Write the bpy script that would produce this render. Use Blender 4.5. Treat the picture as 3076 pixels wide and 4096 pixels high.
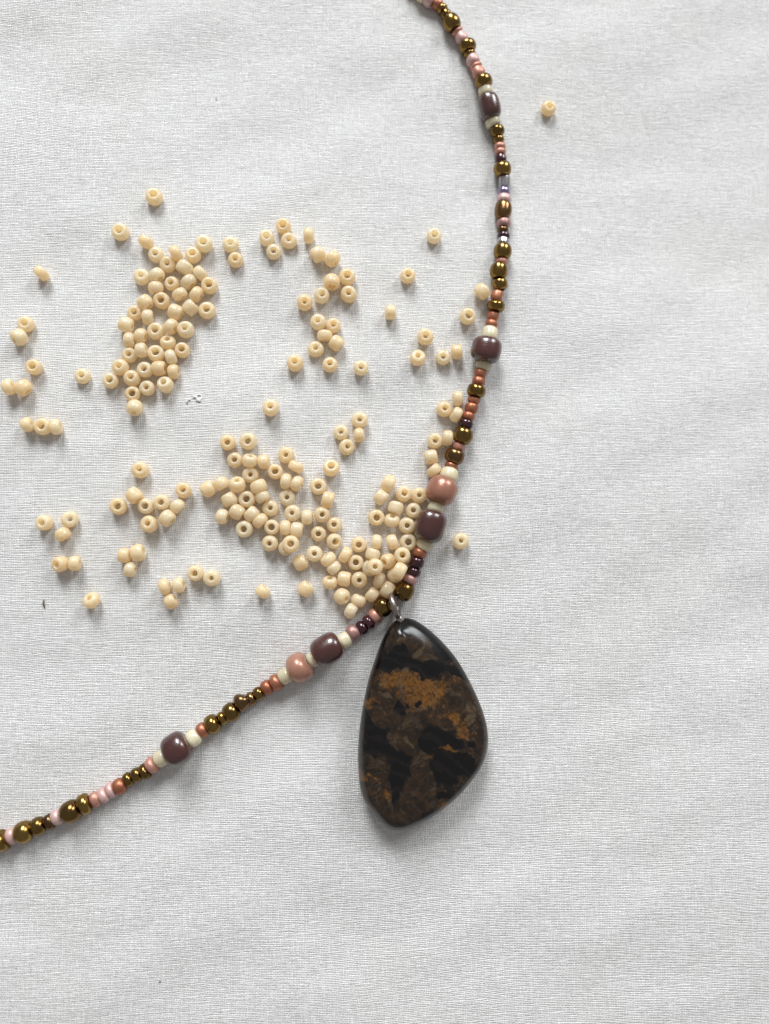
import bpy, math, random
import numpy as np
from mathutils import Vector, Matrix

random.seed(7)
rng = np.random.RandomState(11)
MM = 0.001
scene = bpy.context.scene
for o in list(bpy.data.objects):
    bpy.data.objects.remove(o)

# ------------------------------------------------------------------ camera
W, H = 3076.0, 4096.0            # pixel grid of the photograph
F = 2947.0                       # focal length in those pixels
CX, CY = W / 2, H / 2
NADIR = (1350.0, 2250.0)         # pixel straight below the lens
D = 95.0 * MM                    # lens height over the cloth

n = Vector(((NADIR[0] - CX) / F, -(NADIR[1] - CY) / F, -1.0)).normalized()   # world -z seen in camera axes
zc = -n
yc = (Vector((0, 1, 0)) - zc * zc.y).normalized()
xc = yc.cross(zc)
ROT = Matrix((xc, yc, zc))       # rows are the world axes in camera coordinates: camera -> world
CAM = Vector((0, 0, D))

cam_data = bpy.data.cameras.new('camera')
cam = bpy.data.objects.new('camera', cam_data)
scene.collection.objects.link(cam)
cam.matrix_world = Matrix.Translation(CAM) @ ROT.to_4x4()
cam_data.sensor_fit = 'VERTICAL'
cam_data.lens = 6.8
cam_data.sensor_height = 6.8 * H / F
cam_data.sensor_width = 6.8 * W / F
cam_data.clip_start = 0.005
cam_data.clip_end = 20.0
scene.camera = cam


def ray(px, py):
    return ROT @ Vector(((px - CX) / F, -(py - CY) / F, -1.0))


def at(px, py, z):
    """point at height z (metres) over the table seen at a photograph pixel"""
    d = ray(px, py)
    t = (z - D) / d.z
    return CAM + d * t


cam_data.dof.use_dof = True
cam_data.dof.aperture_fstop = 2.2
cam_data.dof.focus_distance = (ROT.inverted() @ (at(1450, 2300, 1.3 * MM) - CAM)).z * -1

# ------------------------------------------------------------------ light
world = bpy.data.worlds.new('World')
scene.world = world
world.use_nodes = True
bg = world.node_tree.nodes['Background']
bg.inputs['Color'].default_value = (1.0, 0.97, 0.95, 1)
bg.inputs['Strength'].default_value = 0.30


def window_pane(name, x, y, w, power):
    l = bpy.data.lights.new(name, 'AREA')
    l.shape = 'RECTANGLE'
    l.size = w
    l.size_y = 0.50
    l.energy = power
    l.color = (0.965, 0.99, 1.0)
    o = bpy.data.objects.new(name, l)
    scene.collection.objects.link(o)
    o.location = (x, y, 0.62)
    o.rotation_euler = Vector((x, y, 0.62)).to_track_quat('Z', 'Y').to_euler()      # the pane faces the table
    return o


window_pane('window_light', -0.18, 0.96, 0.38, 16.3)
window_pane('window_light', 0.62, 0.80, 0.34, 8.4)

scene.view_settings.view_transform = 'Standard'
scene.view_settings.look = 'None'
scene.view_settings.exposure = -0.16
scene.view_settings.gamma = 1.0
scene.view_settings.use_curve_mapping = False
scene.render.engine = 'CYCLES'


# ------------------------------------------------------------------ helpers
def link(o, parent=None):
    scene.collection.objects.link(o)
    if parent is not None:
        o.parent = parent
    return o


def mesh_from(name, verts, faces, mat=None, smooth=True):
    me = bpy.data.meshes.new(name)
    me.from_pydata([tuple(v) for v in verts], [], [tuple(f) for f in faces])
    if smooth:
        me.polygons.foreach_set('use_smooth', [True] * len(me.polygons))
    me.update()
    if mat is not None:
        me.materials.append(mat)
    return me


class NT:
    """small shader graph builder"""
    def __init__(self, name):
        self.mat = bpy.data.materials.new(name)
        self.mat.use_nodes = True
        self.t = self.mat.node_tree
        self.b = self.t.nodes['Principled BSDF']

    def n(self, kind, **kw):
        nd = self.t.nodes.new(kind)
        for k, v in kw.items():
            setattr(nd, k, v)
        return nd

    def set(self, sock, v):
        if isinstance(v, bpy.types.NodeSocket):
            self.t.links.new(v, sock)
        else:
            sock.default_value = v

    def m(self, op, a, b=0.0, c=None):
        nd = self.n('ShaderNodeMath', operation=op)
        self.set(nd.inputs[0], a)
        self.set(nd.inputs[1], b)
        if c is not None:
            self.set(nd.inputs[2], c)
        return nd.outputs[0]

    def noise(self, vec, scale, detail=3.0, rough=0.5, dist=0.0, out=0):
        nd = self.n('ShaderNodeTexNoise')
        if vec is not None:
            self.t.links.new(vec, nd.inputs['Vector'])
        nd.inputs['Scale'].default_value = scale
        nd.inputs['Detail'].default_value = detail
        nd.inputs['Roughness'].default_value = rough
        nd.inputs['Distortion'].default_value = dist
        return nd.outputs[out]

    def ramp(self, fac, stops, interp='LINEAR'):
        nd = self.n('ShaderNodeValToRGB')
        nd.color_ramp.interpolation = interp
        el = nd.color_ramp.elements
        while len(el) < len(stops):
            el.new(0.5)
        for e, (p, c) in zip(el, stops):
            e.position = p
            e.color = (c[0], c[1], c[2], 1) if not isinstance(c, (int, float)) else (c, c, c, 1)
        self.t.links.new(fac, nd.inputs[0])
        return nd.outputs[0]

    def mix(self, fac, a, b):
        nd = self.n('ShaderNodeMix', data_type='RGBA')
        self.set(nd.inputs[0], fac)
        self.set(nd.inputs[6], a if isinstance(a, bpy.types.NodeSocket) else (*a, 1))
        self.set(nd.inputs[7], b if isinstance(b, bpy.types.NodeSocket) else (*b, 1))
        return nd.outputs[2]

    def bump(self, height, dist, strength=1.0):
        nd = self.n('ShaderNodeBump')
        nd.inputs['Distance'].default_value = dist
        nd.inputs['Strength'].default_value = strength
        self.t.links.new(height, nd.inputs['Height'])
        return nd.outputs[0]

    def coord(self, which='Object'):
        return self.n('ShaderNodeTexCoord').outputs[which]

    def bsdf(self, **kw):
        for k, v in kw.items():
            key = k.replace('_', ' ')
            s = self.b.inputs[key]
            if isinstance(v, tuple) and len(v) == 3 and s.type == 'RGBA':
                v = (*v, 1)
            self.set(s, v)


# ------------------------------------------------------------------ materials
def cloth_material():
    g = NT('white_woven_cotton')
    co = g.coord('Object')
    # slow drift of the threads so that the rows are never ruler-straight
    dn = g.n('ShaderNodeTexNoise')
    g.t.links.new(co, dn.inputs['Vector'])
    dn.inputs['Scale'].default_value = 22.0
    dn.inputs['Detail'].default_value = 2.0
    sep = g.n('ShaderNodeSeparateXYZ'); g.t.links.new(co, sep.inputs[0])
    sdn = g.n('ShaderNodeSeparateColor'); g.t.links.new(dn.outputs['Color'], sdn.inputs[0])
    x = g.m('ADD', sep.outputs[0], g.m('MULTIPLY', sdn.outputs[0], 0.0030))
    y = g.m('ADD', sep.outputs[1], g.m('MULTIPLY', sdn.outputs[1], 0.0052))
    # uneven thread spacing: one-dimensional noise across each thread family
    vy = g.n('ShaderNodeCombineXYZ'); g.t.links.new(y, vy.inputs[1])
    g.t.links.new(g.m('MULTIPLY', x, 0.14), vy.inputs[0])
    ny = g.noise(vy.outputs[0], 2600.0, 2.0, 0.6)
    vx = g.n('ShaderNodeCombineXYZ'); g.t.links.new(x, vx.inputs[0])
    g.t.links.new(g.m('MULTIPLY', y, 0.16), vx.inputs[1])
    nx = g.noise(vx.outputs[0], 2600.0, 2.0, 0.6)
    P = 0.000212
    u = g.m('ADD', g.m('DIVIDE', x, P * 1.04), g.m('MULTIPLY', nx, 1.6))
    v = g.m('ADD', g.m('DIVIDE', y, P), g.m('MULTIPLY', ny, 1.6))
    su = g.m('SINE', g.m('MULTIPLY', u, math.pi))
    sv = g.m('SINE', g.m('MULTIPLY', v, math.pi))
    au = g.m('ABSOLUTE', su)
    av = g.m('ABSOLUTE', sv)
    par = g.m('GREATER_THAN', g.m('MULTIPLY', su, sv), 0.0)
    over = g.m('MULTIPLY', g.m('POWER', au, 0.45), g.m('POWER', av, 0.8))
    under = g.m('MULTIPLY', g.m('MULTIPLY', g.m('POWER', au, 0.8), g.m('POWER', av, 0.5)), 0.72)
    weave = g.m('ADD', g.m('MULTIPLY', par, over), g.m('MULTIPLY', g.m('SUBTRACT', 1.0, par), under))
    # slubs: threads swell and thin along their run
    mp = g.n('ShaderNodeMapping'); g.t.links.new(co, mp.inputs[0]); mp.inputs['Scale'].default_value = (1.0, 3.4, 1.0)
    slub = g.noise(mp.outputs[0], 480.0, 6.0, 0.72)
    mp2 = g.n('ShaderNodeMapping'); g.t.links.new(co, mp2.inputs[0]); mp2.inputs['Scale'].default_value = (3.2, 1.0, 1.0)
    slub2 = g.noise(mp2.outputs[0], 480.0, 6.0, 0.72)
    fuzz = g.noise(co, 3000.0, 3.0, 0.7)
    h = g.m('ADD', g.m('MULTIPLY', weave, 1.7), g.m('MULTIPLY', slub, 0.95))
    h = g.m('ADD', h, g.m('MULTIPLY', slub2, 0.4))
    h = g.m('ADD', h, g.m('MULTIPLY', fuzz, 1.0))
    nrm = g.bump(h, 0.00010, 0.75)
    # thread-to-thread tone and faint yellowing
    tone = g.noise(co, 1500.0, 3.0, 0.6)
    stain = g.noise(co, 38.0, 4.0, 0.6)
    c1 = g.mix(g.ramp(tone, [(0.3, 0.0), (0.7, 1.0)]), (0.775, 0.77, 0.76), (0.87, 0.867, 0.86))
    c2 = g.mix(g.m('MULTIPLY', g.ramp(stain, [(0.52, 0.0), (0.8, 1.0)]), 0.5), c1, (0.79, 0.765, 0.73))
    g.bsdf(Base_Color=c2, Roughness=0.92, Normal=nrm)
    g.b.inputs['Specular IOR Level'].default_value = 0.15
    g.b.inputs['Sheen Weight'].default_value = 0.08
    return g.mat


def cream_material(name, ca, cb, trans):
    g = NT(name)
    co = g.coord('Object')
    info = g.n('ShaderNodeObjectInfo')
    vec = g.n('ShaderNodeVectorMath', operation='ADD')
    g.t.links.new(co, vec.inputs[0])
    cmb = g.n('ShaderNodeCombineXYZ')
    g.t.links.new(info.outputs['Random'], cmb.inputs[0]); g.t.links.new(info.outputs['Random'], cmb.inputs[2])
    g.t.links.new(cmb.outputs[0], vec.inputs[1])
    nz = g.noise(vec.outputs[0], 900.0, 3.0, 0.6)
    f = g.m('ADD', g.m('MULTIPLY', nz, 0.4), g.m('MULTIPLY', info.outputs['Random'], 0.6))
    col = g.mix(f, ca, cb)
    speck = g.noise(vec.outputs[0], 3800.0, 1.0, 0.5)
    sp = g.ramp(speck, [(0.70, 0.0), (0.78, 1.0)])
    col = g.mix(g.m('MULTIPLY', sp, 0.35), col, (0.42, 0.28, 0.12))
    g.bsdf(Base_Color=col, Roughness=0.24, Normal=g.bump(g.noise(vec.outputs[0], 1400.0, 3.0, 0.6), 0.00004, 0.5))
    b = g.b.inputs
    b['Subsurface Weight'].default_value = 0.6
    b['Subsurface Radius'].default_value = (1.0, 0.85, 0.6)
    b['Subsurface Scale'].default_value = 0.0011
    b['Coat Weight'].default_value = 0.6
    b['Coat Roughness'].default_value = 0.14
    tr = g.n('ShaderNodeBsdfTranslucent')
    g.t.links.new(col, tr.inputs['Color'])
    mx = g.n('ShaderNodeMixShader')
    mx.inputs[0].default_value = trans
    g.t.links.new(g.b.outputs[0], mx.inputs[1])
    g.t.links.new(tr.outputs[0], mx.inputs[2])
    out = [nd for nd in g.t.nodes if nd.type == 'OUTPUT_MATERIAL'][0]
    g.t.links.new(mx.outputs[0], out.inputs['Surface'])
    return g.mat


def bead_material(name, ca, cb, rough, metallic, coat=0.0, bump=0.00002, spec=0.5, nscale=1100.0, rvar=0.12):
    g = NT(name)
    co = g.coord('Object')
    info = g.n('ShaderNodeObjectInfo')
    vec = g.n('ShaderNodeVectorMath', operation='ADD')
    g.t.links.new(co, vec.inputs[0])
    cmb = g.n('ShaderNodeCombineXYZ')
    g.t.links.new(info.outputs['Random'], cmb.inputs[0]); g.t.links.new(info.outputs['Random'], cmb.inputs[1])
    g.t.links.new(cmb.outputs[0], vec.inputs[1])
    nz = g.noise(vec.outputs[0], nscale, 4.0, 0.6)
    f = g.m('ADD', g.m('MULTIPLY', g.m('SUBTRACT', nz, 0.25), 1.0), g.m('MULTIPLY', g.m('SUBTRACT', info.outputs['Random'], 0.5), 0.6))
    cl = g.n('ShaderNodeClamp'); g.t.links.new(f, cl.inputs[0])
    col = g.mix(cl.outputs[0], ca, cb)
    fine = g.noise(vec.outputs[0], 6500.0, 2.0, 0.6)
    r = g.m('ADD', rough - rvar * 0.5, g.m('MULTIPLY', nz, rvar))
    g.bsdf(Base_Color=col, Roughness=r, Metallic=metallic, Normal=g.bump(fine, bump, 0.5))
    g.b.inputs['Coat Weight'].default_value = coat
    g.b.inputs['Coat Roughness'].default_value = 0.13
    g.b.inputs['Specular IOR Level'].default_value = spec
    return g.mat


M = {}
M['cloth'] = cloth_material()
M['loose'] = cream_material('cream_glass', (0.965, 0.785, 0.52), (0.985, 0.885, 0.69), 0.48)
M['cream'] = cream_material('ivory_glass', (0.84, 0.74, 0.52), (0.90, 0.82, 0.62), 0.25)
M['gold'] = bead_material('gold_lustre_glass', (0.18, 0.110, 0.038), (0.40, 0.255, 0.070), 0.19, 1.0, bump=0.000008)
M['bronze'] = bead_material('bronze_lustre_glass', (0.15, 0.085, 0.042), (0.32, 0.19, 0.08), 0.24, 1.0, bump=0.000008)
M['copper'] = bead_material('matte_copper_glass', (0.40, 0.15, 0.085), (0.55, 0.24, 0.15), 0.42, 0.75)
M['rose'] = bead_material('matte_rose_glass', (0.52, 0.25, 0.19), (0.62, 0.34, 0.27), 0.45, 0.55)
M['pink'] = bead_material('pale_pink_glass', (0.60, 0.38, 0.35), (0.70, 0.50, 0.47), 0.46, 0.35)
M['mauve'] = bead_material('mauve_pink_glass', (0.40, 0.22, 0.20), (0.50, 0.30, 0.28), 0.42, 0.5)
M['plum'] = bead_material('dark_plum_glass', (0.030, 0.008, 0.014), (0.07, 0.014, 0.026), 0.14, 0.35, coat=0.6, bump=0.000004)
M['silver'] = bead_material('silver_lined_glass', (0.42, 0.40, 0.42), (0.62, 0.60, 0.62), 0.26, 0.9)
M['lavender'] = bead_material('lavender_lustre_glass', (0.26, 0.22, 0.36), (0.46, 0.38, 0.56), 0.2, 0.8)
M['brown'] = bead_material('chocolate_glaze', (0.048, 0.013, 0.011), (0.095, 0.026, 0.021), 0.28, 0.0, coat=1.0, bump=0.00006, nscale=500.0)
M['salmon'] = bead_material('salmon_pearl_glaze', (0.34, 0.150, 0.098), (0.54, 0.285, 0.205), 0.32, 0.3, coat=0.4, bump=0.00004, nscale=650.0)
M['thread'] = bead_material('grey_thread', (0.30, 0.28, 0.26), (0.42, 0.40, 0.38), 0.8, 0.0)
M['wire'] = bead_material('tarnished_silver_wire', (0.30, 0.26, 0.24), (0.52, 0.48, 0.46), 0.32, 0.95)
M['lint'] = bead_material('white_lint', (0.78, 0.78, 0.77), (0.84, 0.84, 0.83), 0.95, 0.0)
M['splinter'] = bead_material('dark_splinter', (0.07, 0.065, 0.045), (0.20, 0.16, 0.11), 0.7, 0.0)

# ------------------------------------------------------------------ the cloth
_k = []
for wl, amp, cnt, spread in ((70, 0.20, 4, 0.9), (38, 0.10, 5, 0.8), (20, 0.065, 7, 0.8), (11, 0.036, 9, 0.7), (6.5, 0.011, 10, 0.6), (4.0, 0.0045, 10, 0.5)):
    for k_ in range(cnt):
        th = math.pi / 2 + rng.normal(0, spread * 0.6)            # crests run mostly across the cloth
        w_ = 2 * math.pi / (wl * rng.uniform(.75, 1.3))
        _k.append((w_ * math.cos(th), w_ * math.sin(th), amp * rng.uniform(.4, 1.0), rng.uniform(0, 6.28)))


def cloth_z(x, y):
    """height of the cloth in metres at x, y in metres"""
    X, Y = np.asarray(x) * 1000.0, np.asarray(y) * 1000.0
    z = 0.0
    for kx, ky, a, p in _k:
        z = z + a * np.sin(kx * X + ky * Y + p)
    return z * MM


def build_cloth():
    nx, ny = 321, 361
    xs = np.linspace(-0.16, 0.16, nx)
    ys = np.linspace(-0.18, 0.18, ny)
    X, Y = np.meshgrid(xs, ys)
    Z = cloth_z(X, Y)
    v = np.stack([X, Y, Z], -1).reshape(-1, 3)
    idx = np.arange(nx * ny).reshape(ny, nx)
    f = np.stack([idx[:-1, :-1], idx[:-1, 1:], idx[1:, 1:], idx[1:, :-1]], -1).reshape(-1, 4)
    o = link(bpy.data.objects.new('tablecloth', mesh_from('tablecloth', v.tolist(), f.tolist(), M['cloth'])))
    o['kind'] = 'structure'
    o['label'] = 'white woven cotton cloth lying flat under the necklace and beads'
    return o


build_cloth()


# ------------------------------------------------------------------ bead shape
def lathe_bead(name, R, L, hole, edge, mat, seg=30, slant=0.0, oval=0.0, power=0.95, twist=0.0):
    """a pierced bead along local z. R radius, L length, edge 0..1 roundness (1 = full donut side), all in metres"""
    prof = []
    half = L / 2
    re = min(R - hole, half) * edge               # size of the rounded shoulder
    rz = half * (0.55 + 0.45 * edge) if edge > 0.6 else re
    rz = min(rz, half)
    nsh = 9
    lip = (R - hole) * 0.16
    # inside of the hole, from bottom to top
    for i in range(4):
        t = i / 3
        prof.append((hole, -half * 0.78 + t * half * 1.56))
    # lip into the end face
    prof.append((hole + lip * 0.3, half * 0.93))
    prof.append((hole + lip, half))
    rin = R - re
    if rin > hole + lip * 1.3:
        prof.append(((rin + hole + lip) / 2, half * 1.0))
    else:
        rin = hole + lip
    for i in range(nsh + 1):
        a = (i / nsh) * math.pi / 2
        prof.append((rin + (R - rin) * math.sin(a) ** power, half - rz + rz * max(0.0, math.cos(a)) ** power))
    top = prof[4:]
    prof = prof[:4] + top + [(r, -z) for r, z in reversed(top) if True]
    # drop doubled points at the equator
    clean = []
    for p in prof:
        if not clean or (abs(p[0] - clean[-1][0]) + abs(p[1] - clean[-1][1])) > 1e-7:
            clean.append(p)
    prof = clean
    verts, faces = [], []
    npf = len(prof)
    for s in range(seg):
        a = 2 * math.pi * s / seg
        c, sn = math.cos(a), math.sin(a)
        w = 1 + oval * math.cos(2 * a + twist) + 0.4 * oval * math.cos(3 * a + 1.0)
        for r, z in prof:
            k = w if r > hole * 1.2 else 1.0
            zz = z * (1 + slant * math.cos(a) * (r / R))
            verts.append((r * k * c, r * k * sn, zz))
    for s in range(seg):
        s2 = (s + 1) % seg
        for i in range(npf):
            j = (i + 1) % npf
            faces.append((s * npf + i, s2 * npf + i, s2 * npf + j, s * npf + j))
    return mesh_from(name, verts, faces, mat)


def axis_matrix(pos, axis, spin=0.0):
    q = Vector(axis).normalized().to_track_quat('Z', 'Y')
    return Matrix.Translation(pos) @ q.to_matrix().to_4x4() @ Matrix.Rotation(spin, 4, 'Z')


# ------------------------------------------------------------------ the strung necklace
# (x, y in the photograph, length and diameter in its pixels, kind), from the far end of the string to the other
STRAND = [
    (1640, -62, 34, 52, 'gold'), (1664, -46, 30, 50, 'copper'), (1689, -22, 40, 62, 'cream'), (1716, 2, 34, 56, 'pink'),
    (1749, 17, 30, 50, 'copper'), (1769, 37, 30, 50, 'gold'), (1784, 60, 22, 48, 'gold'), (1807, 92, 55, 74, 'gold'), (1829, 128, 28, 50, 'rose'),
    (1847, 154, 34, 54, 'pink'), (1869, 186, 42, 74, 'gold'), (1879, 217, 24, 50, 'gold'), (1891, 243, 34, 56, 'pink'), (1904, 268, 24, 54, 'rose'),
    (1914, 291, 28, 56, 'rose'), (1934, 327, 46, 77, 'gold'), (1942, 366, 38, 62, 'cream'), (1958, 428, 84, 92, 'brown'), (1972, 490, 42, 66, 'cream'),
    (1989, 525, 42, 62, 'gold'), (1994, 560, 30, 48, 'gold'), (1999, 587, 24, 50, 'rose'), (2001, 609, 26, 50, 'rose'), (2003, 637, 24, 48, 'plum'),
    (2009, 677, 52, 73, 'gold'), (2017, 729, 46, 48, 'silver'), (2015, 767, 28, 50, 'lavender'), (2016, 797, 34, 56, 'pink'), (2013, 842, 60, 72, 'bronze'),
    (2014, 893, 38, 58, 'mauve'), (2011, 921, 20, 48, 'bronze'), (2014, 946, 34, 54, 'plum'), (2012, 969, 16, 50, 'silver'), (2010, 1006, 56, 76, 'gold'),
    (2007, 1047, 30, 50, 'rose'), (1995, 1085, 46, 76, 'gold'), (1999, 1137, 60, 66, 'gold'), (1987, 1184, 32, 50, 'copper'), (1984, 1224, 50, 74, 'gold'),
    (1972, 1264, 34, 50, 'copper'), (1966, 1297, 30, 52, 'copper'), (1959, 1337, 44, 66, 'cream'), (1945, 1401, 86, 122, 'brown'), (1935, 1461, 42, 66, 'cream'),
    (1921, 1493, 36, 52, 'copper'), (1914, 1527, 32, 54, 'copper'), (1905, 1564, 44, 77, 'gold'), (1896, 1600, 28, 53, 'copper'), (1885, 1632, 38, 55, 'copper'),
    (1873, 1666, 36, 55, 'copper'), (1864, 1697, 30, 58, 'plum'), (1852, 1742, 62, 79, 'gold'), (1836, 1786, 32, 53, 'rose'), (1819, 1825, 54, 77, 'bronze'),
    (1805, 1864, 34, 54, 'copper'), (1795, 1900, 44, 74, 'cream'), (1767, 1962, 96, 124, 'salmon'), (1744, 2031, 44, 68, 'cream'), (1721, 2103, 98, 120, 'brown'),
    (1699, 2177, 40, 68, 'cream'), (1679, 2211, 36, 57, 'copper'), (1667, 2250, 34, 59, 'plum'), (1656, 2288, 34, 57, 'plum'), (1640, 2320, 36, 58, 'mauve'),
    (1616, 2365, 62, 76, 'gold'), (1533, 2428, 62, 80, 'gold'), (1501, 2464, 36, 63, 'rose'), (1475, 2489, 32, 62, 'plum'), (1447, 2512, 32, 58, 'plum'),
    (1411, 2530, 42, 64, 'mauve'), (1377, 2561, 44, 64, 'cream'), (1309, 2598, 96, 120, 'brown'), (1249, 2639, 42, 60, 'cream'), (1197, 2671, 78, 124, 'salmon'),
    (1143, 2703, 42, 64, 'cream'), (1106, 2729, 40, 67, 'copper'), (1068, 2750, 42, 58, 'copper'), (1035, 2774, 34, 55, 'gold'), (1005, 2795, 34, 56, 'bronze'),
    (965, 2806, 46, 70, 'bronze'), (925, 2849, 52, 76, 'gold'), (890, 2873, 34, 55, 'gold'), (850, 2897, 54, 78, 'gold'), (810, 2921, 36, 60, 'copper'),
    (773, 2953, 46, 67, 'cream'), (708, 2996, 96, 122, 'brown'), (648, 3032, 42, 64, 'cream'), (609, 3060, 46, 66, 'rose'), (581, 3086, 32, 62, 'gold'),
    (547, 3100, 34, 57, 'gold'), (514, 3118, 34, 57, 'gold'), (479, 3145, 42, 63, 'copper'), (444, 3160, 34, 61, 'pink'), (415, 3180, 38, 61, 'pink'),
    (381, 3197, 32, 59, 'rose'), (339, 3217, 56, 82, 'gold'), (285, 3246, 58, 86, 'gold'), (230, 3268, 36, 59, 'pink'), (199, 3287, 36, 59, 'bronze'),
    (153, 3304, 54, 69, 'gold'), (96, 3328, 54, 82, 'gold'), (47, 3344, 38, 60, 'pink'), (8, 3362, 50, 82, 'gold'), (-36, 3380, 36, 60, 'copper'),
    (-72, 3396, 34, 60, 'pink'), (-112, 3412, 50, 80, 'gold'),
]
PX = D / F                      # metres per photograph pixel on the cloth
names = {'gold': 'gold_bead', 'bronze': 'bronze_bead', 'copper': 'copper_bead', 'rose': 'rose_bead', 'pink': 'pale_pink_bead', 'mauve': 'mauve_bead',
         'plum': 'plum_bead', 'silver': 'silver_bead', 'lavender': 'lavender_bead', 'brown': 'brown_bead', 'salmon': 'salmon_bead', 'cream': 'cream_bead'}

rad = np.array([s[3] for s in STRAND]) * PX / 2 * 0.985
sm = np.array([sum(rad[max(0, min(len(rad) - 1, i + k))] * w for k, w in ((-2, .1), (-1, .24), (0, .32), (1, .24), (2, .1))) for i in range(len(rad))])
zc_ = np.maximum(rad, sm * 0.96)
centers = []
for i, s in enumerate(STRAND):
    p = at(s[0], s[1], float(zc_[i]))
    g0 = float(cloth_z(p.x, p.y))
    p = at(s[0], s[1], g0 + float(zc_[i]) - 0.03 * MM)
    centers.append(p)
# lengths: grow or trim each bead so that neighbours just touch on the string
length = np.array([s[2] for s in STRAND]) * PX
BREAK = next(i for i, s in enumerate(STRAND) if s[:2] == (1616, 2365))      # the pendant hangs after this bead
for it in range(30):
    for i in range(len(STRAND) - 1):
        if i == BREAK:
            continue
        d = (centers[i + 1] - centers[i]).length
        gap = d - (length[i] + length[i + 1]) / 2
        tot = length[i] + length[i + 1]
        length[i] += 0.5 * gap * length[i] / tot * 2 * 0.5
        length[i + 1] += 0.5 * gap * length[i + 1] / tot * 2 * 0.5
length *= 1.04

necklace = link(bpy.data.objects.new('beaded_necklace', None))
necklace.empty_display_size = 0.01
necklace.location = (centers[BREAK].x, centers[BREAK].y, 0)
necklace['label'] = 'necklace of gold, copper, brown and cream beads carrying a dark stone pendant'
necklace['category'] = 'necklace'
INV = Matrix.Translation(-Vector(necklace.location))
strand_solid = []
for i, s in enumerate(STRAND):
    a = centers[max(0, i - 1)] if i - 1 != BREAK else centers[i]
    b = centers[min(len(centers) - 1, i + 1)] if i != BREAK else centers[i]
    tan = (b - a).normalized()
    big = s[3] > 85
    jit = 0.05 if big else 0.10
    if s[:2] == (1999, 1137):
        tan = (tan + Vector((0.30, 0, 0))).normalized()
    if s[:2] == (965, 2806):
        tan = (tan + Vector((0.1, -0.35, 0))).normalized()
    tan = (tan + Vector((random.uniform(-jit, jit), random.uniform(-jit, jit), random.uniform(-jit, jit) * .5))).normalized()
    R = float(rad[i]); L = float(length[i])
    kind = s[4]
    hole = min(0.34 * R, 0.4 * MM)
    edge = {'cream': 0.75, 'brown': 0.9, 'salmon': 0.95, 'silver': 0.45, 'gold': 0.85, 'bronze': 0.8}.get(kind, 0.8)
    if L < R * 0.95:
        edge = 0.98
    seg = 40 if big else 28
    sl = random.uniform(-.16, .16) if not big else random.uniform(-.14, .14)
    if s[:2] == (965, 2806):
        sl = 0.38
    me = lathe_bead(names[kind], R, L, hole, edge, M[kind], seg, power={'brown': 0.74, 'salmon': 0.82, 'cream': 0.82}.get(kind, 0.95), slant=sl, oval=random.uniform(-.035, .035) * (1.3 if big else 1), twist=random.uniform(0, 6))
    o = link(bpy.data.objects.new(names[kind], me), necklace)
    o.matrix_world = INV.inverted() @ INV @ axis_matrix(centers[i], tan, random.uniform(0, 6.28))
    o.matrix_parent_inverse = Matrix.Translation(-Vector(necklace.location))
    o.matrix_basis = axis_matrix(centers[i], tan, random.uniform(0, 6.28))
    strand_solid.append((np.array(centers[i]), np.array(tan), R, L / 2, min(R, L / 2) * edge * 0.8))


def tube(name, pts, r, mat, seg=10, closed=False, cap=True):
    verts, faces = [], []
    npt = len(pts)
    up = None
    for i, p in enumerate(pts):
        a = pts[(i - 1) % npt] if (closed or i > 0) else p
        b = pts[(i + 1) % npt] if (closed or i < npt - 1) else p
        t = (b - a).normalized()
        if up is None:
            up = t.orthogonal().normalized()
        up = (up - t * up.dot(t)).normalized()
        s = t.cross(up)
        rr = r[i] if isinstance(r, (list, tuple)) else r
        for k in range(seg):
            an = 2 * math.pi * k / seg
            verts.append(p + up * (math.cos(an) * rr) + s * (math.sin(an) * rr))
    rows = npt if closed else npt - 1
    for i in range(rows):
        j = (i + 1) % npt
        for k in range(seg):
            k2 = (k + 1) % seg
            faces.append((i * seg + k, i * seg + k2, j * seg + k2, j * seg + k))
    if not closed and cap:
        faces.append(tuple(range(seg - 1, -1, -1)))
        faces.append(tuple((npt - 1) * seg + k for k in range(seg)))
    return mesh_from(name, verts, faces, mat)


def child(name, me, parent):
    o = link(bpy.data.objects.new(name, me), parent)
    o.matrix_parent_inverse = parent.matrix_world.inverted()
    return o


bpy.context.view_layer.update()
thread_pts = []
for i in range(len(centers) - 1):
    for k in range(3):
        thread_pts.append(centers[i].lerp(centers[i + 1], k / 3))
thread_pts.append(centers[-1])
child('thread', tube('thread', thread_pts, 0.16 * MM, M['thread'], 8), necklace)


# ------------------------------------------------------------------ the pendant stone
OUT = [(500, 247), (560, 240), (620, 255), (690, 300), (760, 355), (830, 420), (900, 495), (960, 570), (1010, 650), (1060, 740), (1105, 830), (1145, 920),
       (1180, 1010), (1205, 1100), (1217, 1190), (1215, 1280), (1195, 1370), (1160, 1450), (1100, 1530), (1020, 1630), (930, 1720), (830, 1800), (720, 1870),
       (620, 1920), (540, 1950), (470, 1960), (410, 1945), (360, 1910), (320, 1860), (290, 1820), (240, 1765), (205, 1710), (185, 1640), (172, 1560),
       (165, 1450), (163, 1350), (168, 1250), (175, 1150), (190, 1050), (205, 950), (225, 850), (250, 740), (280, 640), (310, 560), (340, 470), (380, 380),
       (420, 310), (455, 268)]
TH = 5.0 * MM


def stone_px(cx_, cy_):
    return 1350 + cx_ / 2.0115, 2350 + cy_ / 2.0115


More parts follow.
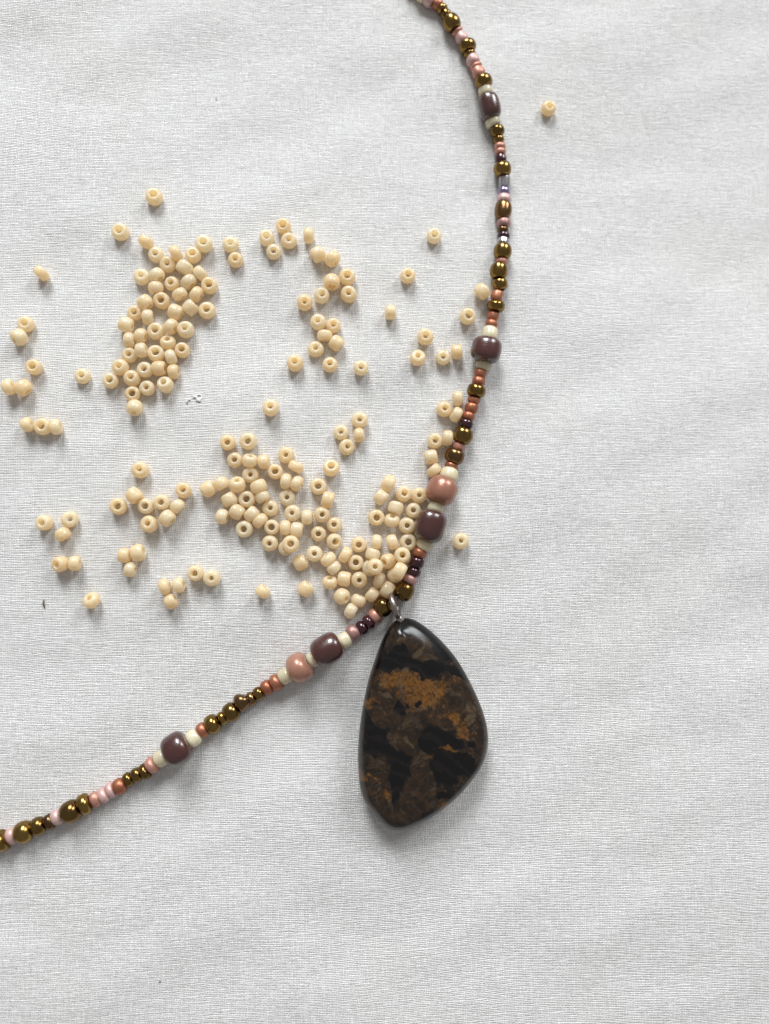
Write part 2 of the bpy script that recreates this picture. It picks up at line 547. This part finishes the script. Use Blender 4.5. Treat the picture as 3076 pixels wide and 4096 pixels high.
def build_stone():
    mid = TH * 0.42
    raw = [at(*stone_px(*p), mid) for p in OUT]
    # resample the outline evenly and smooth it
    P = np.array([(p.x, p.y) for p in raw])
    seg = np.linalg.norm(np.roll(P, -1, 0) - P, axis=1)
    cum = np.concatenate([[0], np.cumsum(seg)])
    NS = 220
    q = np.linspace(0, cum[-1], NS, endpoint=False)
    Pc = np.vstack([P, P[:1]])
    ring = np.stack([np.interp(q, cum, Pc[:, 0]), np.interp(q, cum, Pc[:, 1])], -1)
    for _ in range(10):
        ring = 0.25 * np.roll(ring, 1, 0) + 0.5 * ring + 0.25 * np.roll(ring, -1, 0)
    c = ring.mean(0)
    nrm = np.roll(ring, -1, 0) - np.roll(ring, 1, 0)
    nrm = np.stack([-nrm[:, 1], nrm[:, 0]], -1)
    nrm /= np.linalg.norm(nrm, axis=1)[:, None]
    if ((c - ring) * nrm).sum() < 0:
        nrm = -nrm
    base = float(cloth_z(c[0], c[1])) - 0.05 * MM
    prof = []                                    # (inset in metres, height)
    for a in np.linspace(-90, 90, 19):
        ar = math.radians(a)
        if a < 0:
            ins = 1.7 * MM * (1 - math.cos(ar))
            z = mid + (mid) * math.sin(ar)
        else:
            ins = 3.1 * MM * (1 - math.cos(ar))
            z = mid + (TH - 0.55 * MM - mid) * math.sin(ar)
        prof.append((ins, z))
    verts, faces = [], []
    for ins, z in prof:
        fac = 0.62 + 0.75 * np.clip(-nrm[:, 1] * 0.8 - nrm[:, 0] * 0.6, 0, 1) if z > mid else 1.0 + 0 * nrm[:, 1]
        r = ring + nrm * (ins * fac)[:, None]
        for k in range(NS):
            verts.append((r[k, 0], r[k, 1], base + z))
    inner = r
    zt = prof[-1][1]
    NR = 46
    for j in range(1, NR + 1):
        t = j / NR
        for k in range(NS):
            p = inner[k] + (c - inner[k]) * (t * 0.995)
            verts.append((p[0], p[1], base + zt + 0.55 * MM * (1 - (1 - t) ** 2)))
    rows = len(prof) + NR
    for i in range(rows - 1):
        for k in range(NS):
            k2 = (k + 1) % NS
            faces.append((i * NS + k, i * NS + k2, (i + 1) * NS + k2, (i + 1) * NS + k))
    faces.append(tuple((rows - 1) * NS + k for k in range(NS)))
    faces.append(tuple(range(NS - 1, -1, -1)))
    # consistent winding (ring direction decides)
    area = 0.5 * np.sum(ring[:, 0] * np.roll(ring[:, 1], -1) - np.roll(ring[:, 0], -1) * ring[:, 1])
    if area < 0:
        faces = [tuple(reversed(f)) for f in faces]
    me = mesh_from('pendant', verts, faces)
    # ---- mineral fields, in the stone's own plane (crop units of the outline)
    V = np.array(verts)
    # map back to outline units with the plane at the stone's upper face
    Rm = np.array(ROT)
    d = (V - np.array(CAM)) @ Rm            # world -> camera
    px = CX + F * d[:, 0] / -d[:, 2]
    py = CY - F * d[:, 1] / -d[:, 2]
    sx = (px - 1350) * 2.0115
    sy = (py - 2350) * 2.0115

    sx0, sy0 = sx.copy(), sy.copy()
    for wl, am in ((420, 26), (190, 15), (90, 8), (45, 4.5)):
        for _ in range(3):
            th = rng.uniform(0, 6.28); k = 6.28 / (wl * rng.uniform(.8, 1.25)); ph = rng.uniform(0, 6.28); ph2 = rng.uniform(0, 6.28)
            q_ = k * (sx0 * math.cos(th) + sy0 * math.sin(th))
            sx = sx + am * 0.7 * np.sin(q_ + ph)
            sy = sy + am * 0.7 * np.sin(q_ + ph2)

    def blobs(lst):
        f = np.zeros(len(V)) - 1.0
        for (x, y, rx, ry, an) in lst:
            a = math.radians(an)
            u = (sx - x) * math.cos(a) + (sy - y) * math.sin(a)
            v = -(sx - x) * math.sin(a) + (sy - y) * math.cos(a)
            f = np.maximum(f, 1.0 - np.sqrt((u / rx) ** 2 + (v / ry) ** 2))
        return f
    black = blobs([(640, 330, 230, 90, 22), (430, 585, 165, 100, -8), (700, 645, 240, 75, 6), (985, 690, 105, 65, 10), (840, 490, 150, 85, 35), (380, 430, 85, 130, 10),
                   (245, 1080, 80, 150, -12), (300, 1230, 120, 140, -30), (420, 1340, 170, 100, 25), (515, 1470, 80, 180, 5), (830, 1235, 190, 118, -8),
                   (960, 1440, 160, 160, 10), (800, 1450, 85, 130, 10), (1090, 1250, 55, 60, 0), (880, 1630, 150, 40, -10), (640, 925, 60, 30, 0), (490, 975, 80, 36, 10),
                   (480, 1660, 30, 130, 20), (700, 1880, 230, 45, -15), (1010, 590, 60, 90, 40)])
    orange = blobs([(430, 745, 120, 85, 20), (690, 770, 260, 95, 6), (650, 890, 210, 90, 0), (985, 745, 60, 24, -10), (1010, 1110, 85, 80, 40), (900, 1040, 120, 50, 0),
                    (860, 1330, 170, 34, -10), (240, 1270, 20, 80, -50), (330, 1540, 130, 16, 35), (420, 1640, 24, 90, -20), (270, 930, 80, 40, 20), (200, 1530, 40, 20, 0),
                    (800, 820, 130, 60, 0), (830, 1745, 70, 26, -30), (1150, 1170, 30, 40, 0)])
    pale = blobs([(505, 790, 20, 95, 15), (600, 1240, 22, 100, -28), (640, 490, 22, 150, 20), (860, 560, 20, 110, 0), (520, 420, 80, 26, -15), (780, 480, 90, 16, 15),
                  (390, 880, 14, 60, -30), (1080, 1040, 30, 100, -10), (550, 680, 14, 90, 0)])
    for nm, arr in (('black_field', black), ('orange_field', orange), ('pale_field', pale)):
        at_ = me.attributes.new(nm, 'FLOAT', 'POINT')
        at_.data.foreach_set('value', arr.astype(np.float32))
    return me, ring, c, base


def stone_material():
    g = NT('banded_brown_stone')
    co = g.coord('Object')

    def field(nm):
        a = g.n('ShaderNodeAttribute'); a.attribute_name = nm
        return a.outputs['Fac']
    n_big = g.noise(co, 260.0, 6.0, 0.62, 0.8)
    n_mid = g.noise(co, 700.0, 6.0, 0.66, 0.5)
    n_fine = g.noise(co, 2600.0, 4.0, 0.7)
    n_grain = g.noise(co, 1300.0, 6.0, 0.75)
    n_vein = g.noise(co, 210.0, 3.0, 0.55, 1.6)
    ctr = lambda s, k: g.m('MULTIPLY', g.m('SUBTRACT', s, 0.5), k)
    # strata: wavy bands through the brown matrix
    wv = g.n('ShaderNodeTexWave', wave_type='RINGS', rings_direction='Z')
    mpw = g.n('ShaderNodeMapping'); g.t.links.new(co, mpw.inputs[0]); mpw.inputs['Location'].default_value = (-0.003, 0.037, 0)
    g.t.links.new(mpw.outputs[0], wv.inputs['Vector'])
    wv.inputs['Scale'].default_value = 170.0; wv.inputs['Distortion'].default_value = 9.0
    wv.inputs['Detail'].default_value = 4.0; wv.inputs['Detail Scale'].default_value = 1.6; wv.inputs['Detail Roughness'].default_value = 0.6
    base = g.mix(g.ramp(n_mid, [(0.32, 0.0), (0.68, 1.0)]), (0.011, 0.007, 0.005), (0.046, 0.025, 0.012))
    base = g.mix(g.m('MULTIPLY', g.ramp(wv.outputs[1], [(0.35, 0.0), (0.75, 1.0)]), 0.55), base, (0.011, 0.008, 0.007))
    base = g.mix(g.m('MULTIPLY', g.ramp(n_fine, [(0.60, 0.0), (0.76, 1.0)]), 0.5), base, (0.10, 0.065, 0.04))
    o = g.m('ADD', field('orange_field'), g.m('ADD', ctr(n_big, 0.7), ctr(n_grain, 2.6)))
    om = g.ramp(o, [(0.0, 0.0), (0.45, 1.0)])
    ocol = g.mix(g.ramp(n_fine, [(0.35, 0.0), (0.65, 1.0)]), (0.070, 0.028, 0.007), (0.20, 0.084, 0.014))
    col = g.mix(g.m('MULTIPLY', om, 0.85), base, ocol)
    p = g.m('ADD', field('pale_field'), g.m('ADD', ctr(n_big, 1.6), ctr(n_mid, 2.2)))
    pm = g.ramp(p, [(-0.0, 0.0), (0.35, 1.0)])
    col = g.mix(g.m('MULTIPLY', pm, 0.6), col, (0.095, 0.066, 0.038))
    vein = g.ramp(g.m('ABSOLUTE', g.m('SUBTRACT', n_vein, 0.5)), [(0.0, 1.0), (0.035, 0.0)])
    col = g.mix(g.m('MULTIPLY', vein, g.m('MULTIPLY', g.ramp(n_grain, [(0.35, 0.0), (0.6, 1.0)]), 0.5)), col, (0.10, 0.072, 0.046))
    rim = g.m('SINE', g.m('MULTIPLY', g.m('ADD', field('black_field'), ctr(n_big, 0.5)), 46.0))
    col = g.mix(g.m('MULTIPLY', g.ramp(rim, [(0.55, 0.0), (0.95, 1.0)]), 0.5), col, (0.008, 0.006, 0.005))
    b = g.m('ADD', field('black_field'), g.m('ADD', ctr(n_big, 0.9), ctr(n_mid, 1.25)))
    bm = g.ramp(b, [(-0.0, 0.0), (0.16, 1.0)])
    bcol = g.mix(g.m('MULTIPLY', g.ramp(wv.outputs[1], [(0.6, 0.0), (0.9, 1.0)]), 0.5), (0.003, 0.003, 0.0035), (0.012, 0.009, 0.008))
    col = g.mix(bm, col, bcol)
    rough = g.m('ADD', 0.13, g.m('MULTIPLY', n_grain, 0.16))
    g.bsdf(Base_Color=col, Roughness=rough, Normal=g.bump(n_mid, 0.00003, 0.35))
    g.b.inputs['Specular IOR Level'].default_value = 0.45
    return g.mat


stone_me, RING, SC, SBASE = build_stone()
stone_me.materials.append(stone_material())
pendant = child('pendant', stone_me, necklace)
pendant['label'] = 'polished black and brown banded stone drop'
bpy.context.view_layer.update()

# wire loop round the string and its pin into the stone's narrow end
la = at(1566, 2380, 1.6 * MM)
lb = at(1594, 2466, 2.2 * MM)
lc = (la + lb) / 2
ldir = Vector((lb.x - la.x, lb.y - la.y, 0)).normalized()
half_len = (Vector((lb.x, lb.y, 0)) - Vector((la.x, la.y, 0))).length / 2
side = Vector((-ldir.y, ldir.x, 0))
loop_pts = []
for k in range(40):
    a = 2 * math.pi * k / 40
    q = lc + ldir * (half_len * math.cos(a)) + Vector((0, 0, 1)) * (1.35 * MM * math.sin(a)) + side * (-0.25 * MM * math.sin(a))
    q.z += 0.1 * MM
    loop_pts.append(q)
child('wire_loop', tube('wire_loop', loop_pts, 0.36 * MM, M['wire'], 12, closed=True), pendant)
tip = at(*stone_px(530, 300), TH * 0.55)
tip.z = SBASE + TH * 0.5
pin_pts = [lb + (tip - lb) * t + Vector((0, 0, 0)) for t in np.linspace(-0.15, 1.0, 6)]
child('pin', tube('pin', pin_pts, [0.30 * MM, 0.42 * MM, 0.48 * MM, 0.48 * MM, 0.45 * MM, 0.45 * MM], M['wire'], 12), pendant)

# ------------------------------------------------------------------ the loose beads
# (x, y, pose, angle, [extra]) pose u: hole up; s: on its side, axis at angle; t: tipped, hole leaning towards angle by extra degrees
LOOSE = [
    (2195, 432, 'u'), (615, 784, 'u'), (480, 926, 'u'), (585, 969, 's', 60), (624, 1018, 'u'), (662, 1066, 'u'), (817, 977, 'u'), (773, 1021, 'u'),
    (706, 1040, 's', 30), (741, 1070, 's', 60), (575, 1105, 'u'), (635, 1091, 's', -50), (626, 1140, 's', 100), (686, 1133, 'u'), (787, 1092, 's', 40),
    (750, 1118, 's', 130), (827, 1139, 'u'), (720, 1172, 's', 120), (782, 1186, 's', -30), (644, 1198, 'u'), (578, 1212, 's', -45), (538, 1254, 'u'),
    (593, 1270, 's', 0), (757, 1224, 's', 45), (827, 1242, 'u'), (710, 1258, 's', -25), (686, 1311, 's', -30), (733, 1319, 'u'), (512, 1317, 's', -20),
    (519, 1360, 's', 0), (571, 1342, 's', -15), (624, 1323, 'u'), (668, 1368, 't', 90, 30), (726, 1405, 'u'), (525, 1411, 'u'), (575, 1409, 's', 10), (624, 1411, 'u'),
    (680, 1430, 's', 20), (498, 1460, 'u'), (585, 1483, 'u'), (632, 1474, 's', 0), (692, 1484, 's', 5), (445, 1525, 'u'), (531, 1517, 'u'), (591, 1555, 'u'),
    (668, 1537, 't', 130, 20), (535, 1579, 'u'), (540, 1624, 't', -90, 62),
    (161, 1089, 's', 45), (105, 1298, 'u'), (78, 1349, 't', -140, 60), (139, 1470, 'u'), (43, 1550, 's', 20), (88, 1552, 's', -40), (333, 1506, 'u'),
    (112, 1700, 's', 20), (174, 1707, 'u'), (224, 1708, 's', 10),
    (923, 980, 'u'), (943, 1041, 'u'), (1067, 955, 'u'), (1134, 906, 'u'), (1096, 1011, 'u'), (1156, 966, 'u'), (1235, 944, 's', 0), (1280, 1023, 's', 35), (1321, 1035, 's', -45),
    (1327, 1131, 't', -90, 70), (1389, 1111, 'u'), (1395, 1179, 'u'), (1287, 1185, 'u'), (1219, 1212, 'u'), (1562, 1251, 's', 0), (1273, 1289, 'u'), (1332, 1307, 'u'),
    (1306, 1345, 's', 90), (1341, 1372, 's', -35), (1263, 1399, 'u'), (1181, 1455, 'u'), (1320, 1462, 'u'), (1443, 1476, 'u'),
    (1736, 945, 'u'), (1631, 1105, 'u'), (1927, 1168, 's', 45), (1870, 1267, 'u'), (1700, 1350, 'u'), (1670, 1434, 't', 90, 14), (1772, 1431, 'u'), (1828, 1407, 's', 10),
    (1830, 1596, 's', 0), (1779, 1639, 'u'), (1825, 1659, 's', -30), (1789, 1752, 's', -5), (1740, 1764, 'u'), (1725, 1829, 's', 10), (1740, 1881, 's', -50),
    (1085, 1634, 'u'), (1439, 1680, 'u'), (1364, 1730, 'u'), (1436, 1740, 's', 0), (1387, 1789, 't', 0, 12),
    (913, 1772, 'u'), (995, 1767, 'u'), (947, 1842, 'u'), (1013, 1847, 't', 80, 60), (1052, 1856, 's', 10), (1002, 1901, 'u'), (1097, 1885, 'u'), (1147, 1823, 'u'), (1183, 1866, 's', 60),
    (840, 1955, 's', 30), (882, 1938, 's', -60), (946, 1944, 't', 90, 42), (1036, 1953, 's', 112), (1052, 1988, 's', 110), (988, 2001, 'u'), (925, 1999, 's', 115), (1078, 2030, 'u'),
    (942, 2042, 's', -30), (896, 2064, 's', -15), (1008, 2056, 's', 135), (1038, 2078, 's', 135), (1140, 1924, 's', -10), (1183, 1935, 's', -25), (1149, 1985, 'u'), (1170, 2052, 'u'),
    (1229, 2068, 's', 0), (1289, 2055, 'u'), (1310, 2003, 's', -15), (1273, 1946, 'u'), (1325, 1873, 't', 90, 18),
    (978, 2116, 'u'), (1088, 2108, 'u'), (1142, 2111, 's', 0), (1188, 2119, 's', -10), (1080, 2173, 'u'), (1143, 2193, 'u'), (1163, 2176, 'u', 0, 1), (1202, 2251, 's', 25), (1258, 2215, 'u'),
    (1274, 2135, 'u'), (1337, 2099, 'u'), (1337, 2164, 't', -40, 20), (1053, 2366, 's', 52), (1222, 2355, 's', 48),
    (1314, 2238, 's', 130), (1335, 2269, 's', 130), (1381, 2219, 's', 150), (1435, 2178, 'u'), (1503, 2175, 's', -8), (1569, 2168, 's', 20), (1492, 2215, 's', 75), (1431, 2253, 'u'),
    (1483, 2282, 'u'), (1500, 2266, 'u', 0, 1), (1555, 2244, 't', 200, 50), (1624, 2235, 'u'), (1609, 2219, 'u', 0, 1), (1598, 2284, 's', -28, 1), (1440, 2316, 'u'), (1515, 2324, 's', -20),
    (1547, 2343, 's', -30), (1575, 2306, 'u'), (1488, 2372, 's', -42), (1322, 2328, 't', 90, 62), (1374, 2316, 's', -8), (1368, 2385, 't', -30, 55), (1437, 2400, 's', 62), (1405, 2441, 's', -28),
    (1549, 1943, 's', -30), (1529, 1980, 's', -40), (1615, 1977, 'u'), (1676, 1981, 'u'), (1581, 2034, 's', 72), (1573, 2080, 't', 85, 55), (1507, 2071, 'u'), (1653, 2042, 'u'), (1634, 2106, 'u'),
    (1641, 2166, 'u'), (1841, 2164, 'u'),
    (179, 2091, 'u'), (279, 2083, 't', 0, 22), (257, 2132, 's', -60), (242, 2256, 't', 200, 25), (301, 2253, 's', 0), (500, 2227, 's', 0), (553, 2211, 's', 15), (518, 2272, 's', -10),
    (364, 2401, 't', 120, 38), (477, 2026, 'u'), (541, 1984, 's', -45), (565, 1882, 'u'), (737, 1963, 'u'), (587, 2026, 'u'), (650, 2009, 'u'), (707, 2033, 's', -45), (678, 2066, 's', -40),
    (599, 2097, 'u'), (783, 2292, 'u'), (849, 2311, 'u'), (663, 2355, 's', 15), (716, 2340, 's', 10), (680, 2396, 's', 28),
]
VAR = []
for i in range(16):
    R = (1.02 + random.uniform(-.10, .07)) * MM
    L = (1.45 + random.uniform(-.26, .28)) * MM
    hole = random.uniform(0.29, 0.43) * MM
    VAR.append((R, L, lathe_bead('seed_bead', R, L, hole, random.uniform(.62, .9), M['loose'], 30, slant=random.uniform(-.12, .12), oval=random.uniform(-.03, .03), twist=i)))
by_len = sorted(range(len(VAR)), key=lambda i: VAR[i][1])


class Bead:
    pass


beads = []
for e in LOOSE:
    b = Bead()
    b.px = e[:2]
    b.pose = e[2]
    ang = math.radians(e[3] if len(e) > 3 else random.uniform(0, 360))
    b.top = len(e) > 4 and b.pose in 'us' and e[4] == 1
    if b.pose == 'u':
        tilt = math.radians(random.uniform(0, 7))
        ang = random.uniform(0, 6.28)
    elif b.pose == 's':
        tilt = math.radians(90 - random.uniform(-3, 10))
    else:
        tilt = math.radians(e[4])
    b.axis = np.array([math.sin(tilt) * math.cos(ang), math.sin(tilt) * math.sin(ang), math.cos(tilt)])
    v = random.choice(by_len[:13] if b.pose == 's' else by_len[2:])
    b.v = v
    b.R, b.L = VAR[v][0], VAR[v][1] / 2
    b.rc = min(b.R, b.L) * 0.6
    s, c = math.sin(tilt), abs(math.cos(tilt))
    b.sup = (b.R - b.rc) * s + (b.L - b.rc) * c + b.rc
    p = at(e[0], e[1], b.sup)
    b.c = np.array([p.x, p.y, float(cloth_z(p.x, p.y)) + b.sup - 0.04 * MM])
    b.c0 = b.c.copy()
    b.fixed = False
    beads.append(b)


def samples(c, ax, R, L, rc):
    u = np.cross(ax, [0.3, 0.5, 0.81]); u /= np.linalg.norm(u)
    w = np.cross(ax, u)
    out = []
    a = np.linspace(0, 2 * math.pi, 14, endpoint=False)
    ring = np.outer(np.cos(a), u) + np.outer(np.sin(a), w)
    for r, z in ((R, 0), (R, (L - rc)), (R, -(L - rc)), (R - rc * .3, L - rc * .3), (R - rc * .3, -(L - rc * .3)), (R - rc, L), (R - rc, -L)):
        out.append(c + ring * r + ax * z)
    out.append(np.array([c + ax * L, c - ax * L]))
    return np.vstack(out)


def sdf(pts, c, ax, R, L, rc):
    d = pts - c
    z = d @ ax
    rr = np.linalg.norm(d - np.outer(z, ax), axis=1)
    qx, qz = rr - (R - rc), np.abs(z) - (L - rc)
    return np.minimum(np.maximum(qx, qz), 0) + np.sqrt(np.maximum(qx, 0) ** 2 + np.maximum(qz, 0) ** 2) - rc


nb = len(beads)
TOL = 0.05 * MM
for it in range(60):
    C = np.array([b.c for b in beads])
    worst = 0
    for i in range(nb):
        bi = beads[i]
        near = np.where(np.linalg.norm(C - C[i], axis=1) < 2.8 * MM)[0]
        for j in near:
            if j <= i:
                continue
            bj = beads[j]
            pen = -min(sdf(samples(bi.c, bi.axis, bi.R, bi.L, bi.rc), bj.c, bj.axis, bj.R, bj.L, bj.rc).min(),
                       sdf(samples(bj.c, bj.axis, bj.R, bj.L, bj.rc), bi.c, bi.axis, bi.R, bi.L, bi.rc).min())
            if pen > TOL:
                worst = max(worst, pen)
                d = bi.c - bj.c
                hd = np.array([d[0], d[1], 0.0])
                hl = np.linalg.norm(hd)
                if bi.top or bj.top:
                    up, lo = (bi, bj) if (bi.top and (not bj.top or bi.c[2] > bj.c[2])) else (bj, bi)
                    up.c[2] += pen * 0.7
                    q_ = at(*up.px, float(up.c[2]))          # keep it over the spot where the photograph shows it
                    up.c[0], up.c[1] = q_.x, q_.y
                else:
                    hd = hd / max(hl, 1e-9)
                    bi.c += hd * pen * 0.3
                    bj.c -= hd * pen * 0.3
                    if it > 12:                       # wedge one bead a little upwards when the heap is too tight
                        up = bi if bi.c[2] > bj.c[2] else bj
                        up.c[2] += pen * 0.25
        for (sc, sax, sR, sL, src) in strand_solid:
            if abs(sc[0] - bi.c[0]) + abs(sc[1] - bi.c[1]) < 5 * MM:
                pen = -min(sdf(samples(bi.c, bi.axis, bi.R, bi.L, bi.rc), sc, sax, sR, sL, src).min(),
                           sdf(samples(sc, sax, sR, sL, src), bi.c, bi.axis, bi.R, bi.L, bi.rc).min())
                if pen > TOL:
                    worst = max(worst, pen)
                    d = bi.c - sc
                    hd = np.array([d[0], d[1], 0.0]); hd /= max(np.linalg.norm(hd), 1e-9)
                    bi.c += hd * pen * 0.5
    for b in beads:                                    # settle: nothing drops under the cloth; pull gently to its own place
        g0 = float(cloth_z(b.c[0], b.c[1])) + b.sup - 0.04 * MM
        if b.c[2] < g0:
            b.c[2] = g0
    if worst < TOL * 1.3:
        break

# heaps: connected neighbours
comp = list(range(nb))


def find(a):
    while comp[a] != a:
        comp[a] = comp[comp[a]]
        a = comp[a]
    return a


C = np.array([b.c for b in beads])
for i in range(nb):
    for j in range(i):
        if np.linalg.norm(C[i] - C[j]) < 2.45 * MM:
            comp[find(i)] = find(j)
size = {}
for i in range(nb):
    size[find(i)] = size.get(find(i), 0) + 1
near_strand = [min(float(np.linalg.norm(b.c - s[0])) for s in strand_solid) for b in beads]

POSE = {'u': 'hole up', 's': 'on its side', 't': 'tipped over'}
SPECIAL = {
    (1841, 2164): 'lone cream seed bead beside the strand on the pendant side, near the large brown bead',
    (2195, 432): 'lone cream seed bead standing outside the strand curve, away from all others',
    (1337, 2164): 'fat tipped cream seed bead at the inner rim of the crescent heap',
    (1163, 2176): 'cream seed bead stacked flat on another bead at the edge of the crescent heap',
    (1500, 2266): 'cream seed bead stacked flat on another bead inside the crescent heap',
    (1609, 2219): 'cream seed bead riding on another bead next to the plum strand beads',
    (1598, 2284): 'cream seed bead lying on top of the heap next to the mauve strand bead',
    (1405, 2441): 'cream seed bead on its side, tip of the heap closest to the pendant ring',
    (1053, 2366): 'lone narrow diamond-shaped cream seed bead on its side on bare cloth',
    (1222, 2355): 'lone broad diamond-shaped cream seed bead on its side near the crescent heap',
    (364, 2401): 'lone tipped cream seed bead with long oval outline and its hole aslant',
    (1562, 1251): 'lone cream seed bead on its side between the sparse arc and the strand',
    (1235, 944): 'lone square-looking cream seed bead on its side beside a group of four',
    (161, 1089): 'lone cream seed bead on its side with no other bead nearby, away from the strand',
    (1927, 1168): 'cream seed bead on its side almost touching the strand beside a gold barrel bead',
    (1870, 1267): 'lone cream seed bead hole up a short way inside the gold and copper strand',
}
for i, b in enumerate(beads):
    me = VAR[b.v][2]
    o = link(bpy.data.objects.new('seed_bead', me))
    o.matrix_world = axis_matrix(Vector(b.c), Vector(b.axis), random.uniform(0, 6.28))
    o['category'] = 'bead'
    nS = size[find(i)]
    x, y = b.px
    contacts = int(np.sum(np.linalg.norm(C - C[i], axis=1) < 2.5 * MM)) - 1
    kinds = min(range(len(strand_solid)), key=lambda k: float(np.linalg.norm(b.c - strand_solid[k][0])))
    kinds = names[STRAND[kinds][4]].replace('_', ' ')
    if b.pose == 's':
        look = 'thin ' if b.L < 0.68 * MM else ('long ' if b.L > 0.76 * MM else '')
    else:
        look = 'wide ' if b.R > 1.05 * MM else ('small ' if b.R < 0.985 * MM else '')
    me_is = look + 'cream seed bead ' + POSE[b.pose]
    if nS == 1:
        lab = 'lone %s on bare cloth' % me_is if near_strand[i] > 4.5 * MM else 'lone %s close beside a %s' % (me_is, kinds)
    elif near_strand[i] < 2.7 * MM:
        lab = '%s resting against a %s of the strand' % (me_is, kinds)
    elif nS == 2:
        lab = '%s in a touching pair on bare cloth' % me_is
    elif nS <= 6:
        lab = '%s in a little cluster of %s' % (me_is, {3: 'three', 4: 'four', 5: 'five', 6: 'six'}[nS])
    else:
        num = ('none', 'one', 'two', 'three', 'four', 'five', 'six', 'seven', 'eight', 'nine')[min(contacts, 9)]
        where = 'touching %s, edging' % num if contacts <= 3 else 'ringed by %s in' % num
        if x < 900 and y < 1700:
            heap = 'the long heap'
        elif x < 1120 and y > 1700:
            heap = 'the crescent heap end'
        elif y > 1700:
            heap = 'the crescent heap'
        else:
            heap = 'the sparse arc of clusters'
        lab = '%s, %s %s' % (me_is, where, heap)
    lab = SPECIAL.get(b.px, lab)
    grp = 'loose cream seed beads' if b.px in SPECIAL else lab.replace('seed bead ', 'seed beads ', 1)
    o['label'] = lab
    o['group'] = grp


# ------------------------------------------------------------------ bits on the cloth
def fibre(name, px, py, length_mm, ang, r, mat, label, cat, curl=0.2, lift=0.1):
    p = at(px, py, 0)
    a = math.radians(ang)
    d = Vector((math.cos(a), math.sin(a), 0)); s = Vector((-d.y, d.x, 0))
    pts = []
    for t in np.linspace(-.5, .5, 9):
        q = p + d * (t * length_mm * MM) + s * (curl * MM * math.cos(t * 5))
        q.z = float(cloth_z(q.x, q.y)) + (lift * (1 - 4 * t * t)) * MM + r * 0.6
        pts.append(q)
    rr = [r * (0.35 + 0.65 * math.sin(math.pi * (k + 0.6) / 9.2)) for k in range(9)]
    o = link(bpy.data.objects.new(name, tube(name, pts, rr, mat, 8)))
    o['label'] = label
    o['category'] = cat
    return o


fibre('splinter', 176, 2415, 1.1, 98, 0.11 * MM, M['splinter'], 'tiny dark green-brown splinter lying on the cloth', 'splinter', 0.05)
fibre('splinter', 863, 383, 0.5, 110, 0.03 * MM, M['splinter'], 'faint hair-thin dark speck lying on the cloth far from the beads', 'speck', 0.1)
fibre('splinter', 640, 3925, 0.35, 20, 0.035 * MM, M['splinter'], 'faint dark speck on the cloth below the pendant', 'speck', 0.1)


def lint(px, py):
    p = at(px, py, 0)
    verts, faces = [], []
    for k in range(6):
        a = random.uniform(0, 6.28)
        c0 = p + Vector((random.gauss(0, .55), random.gauss(0, .22), 0)) * MM
        pts = []
        for t in np.linspace(0, 1, 7):
            q = c0 + Vector((math.cos(a + t * 2.2), math.sin(a + t * 2.2), 0)) * (t * random.uniform(.4, .6) * MM)
            q.z = float(cloth_z(q.x, q.y)) + (0.03 + 0.07 * math.sin(t * 3.1)) * MM
            pts.append(q)
        m = tube('f', pts, 0.11 * MM, None, 8)
        off = len(verts)
        verts += [v.co.copy() for v in m.vertices]
        faces += [tuple(i + off for i in f.vertices) for f in m.polygons]
        bpy.data.meshes.remove(m)
    o = link(bpy.data.objects.new('lint_tuft', mesh_from('lint_tuft', verts, faces, M['lint'])))
    o['label'] = 'small white tuft of lint caught on the cloth beside the long heap'
    o['category'] = 'lint'


lint(782, 1598)
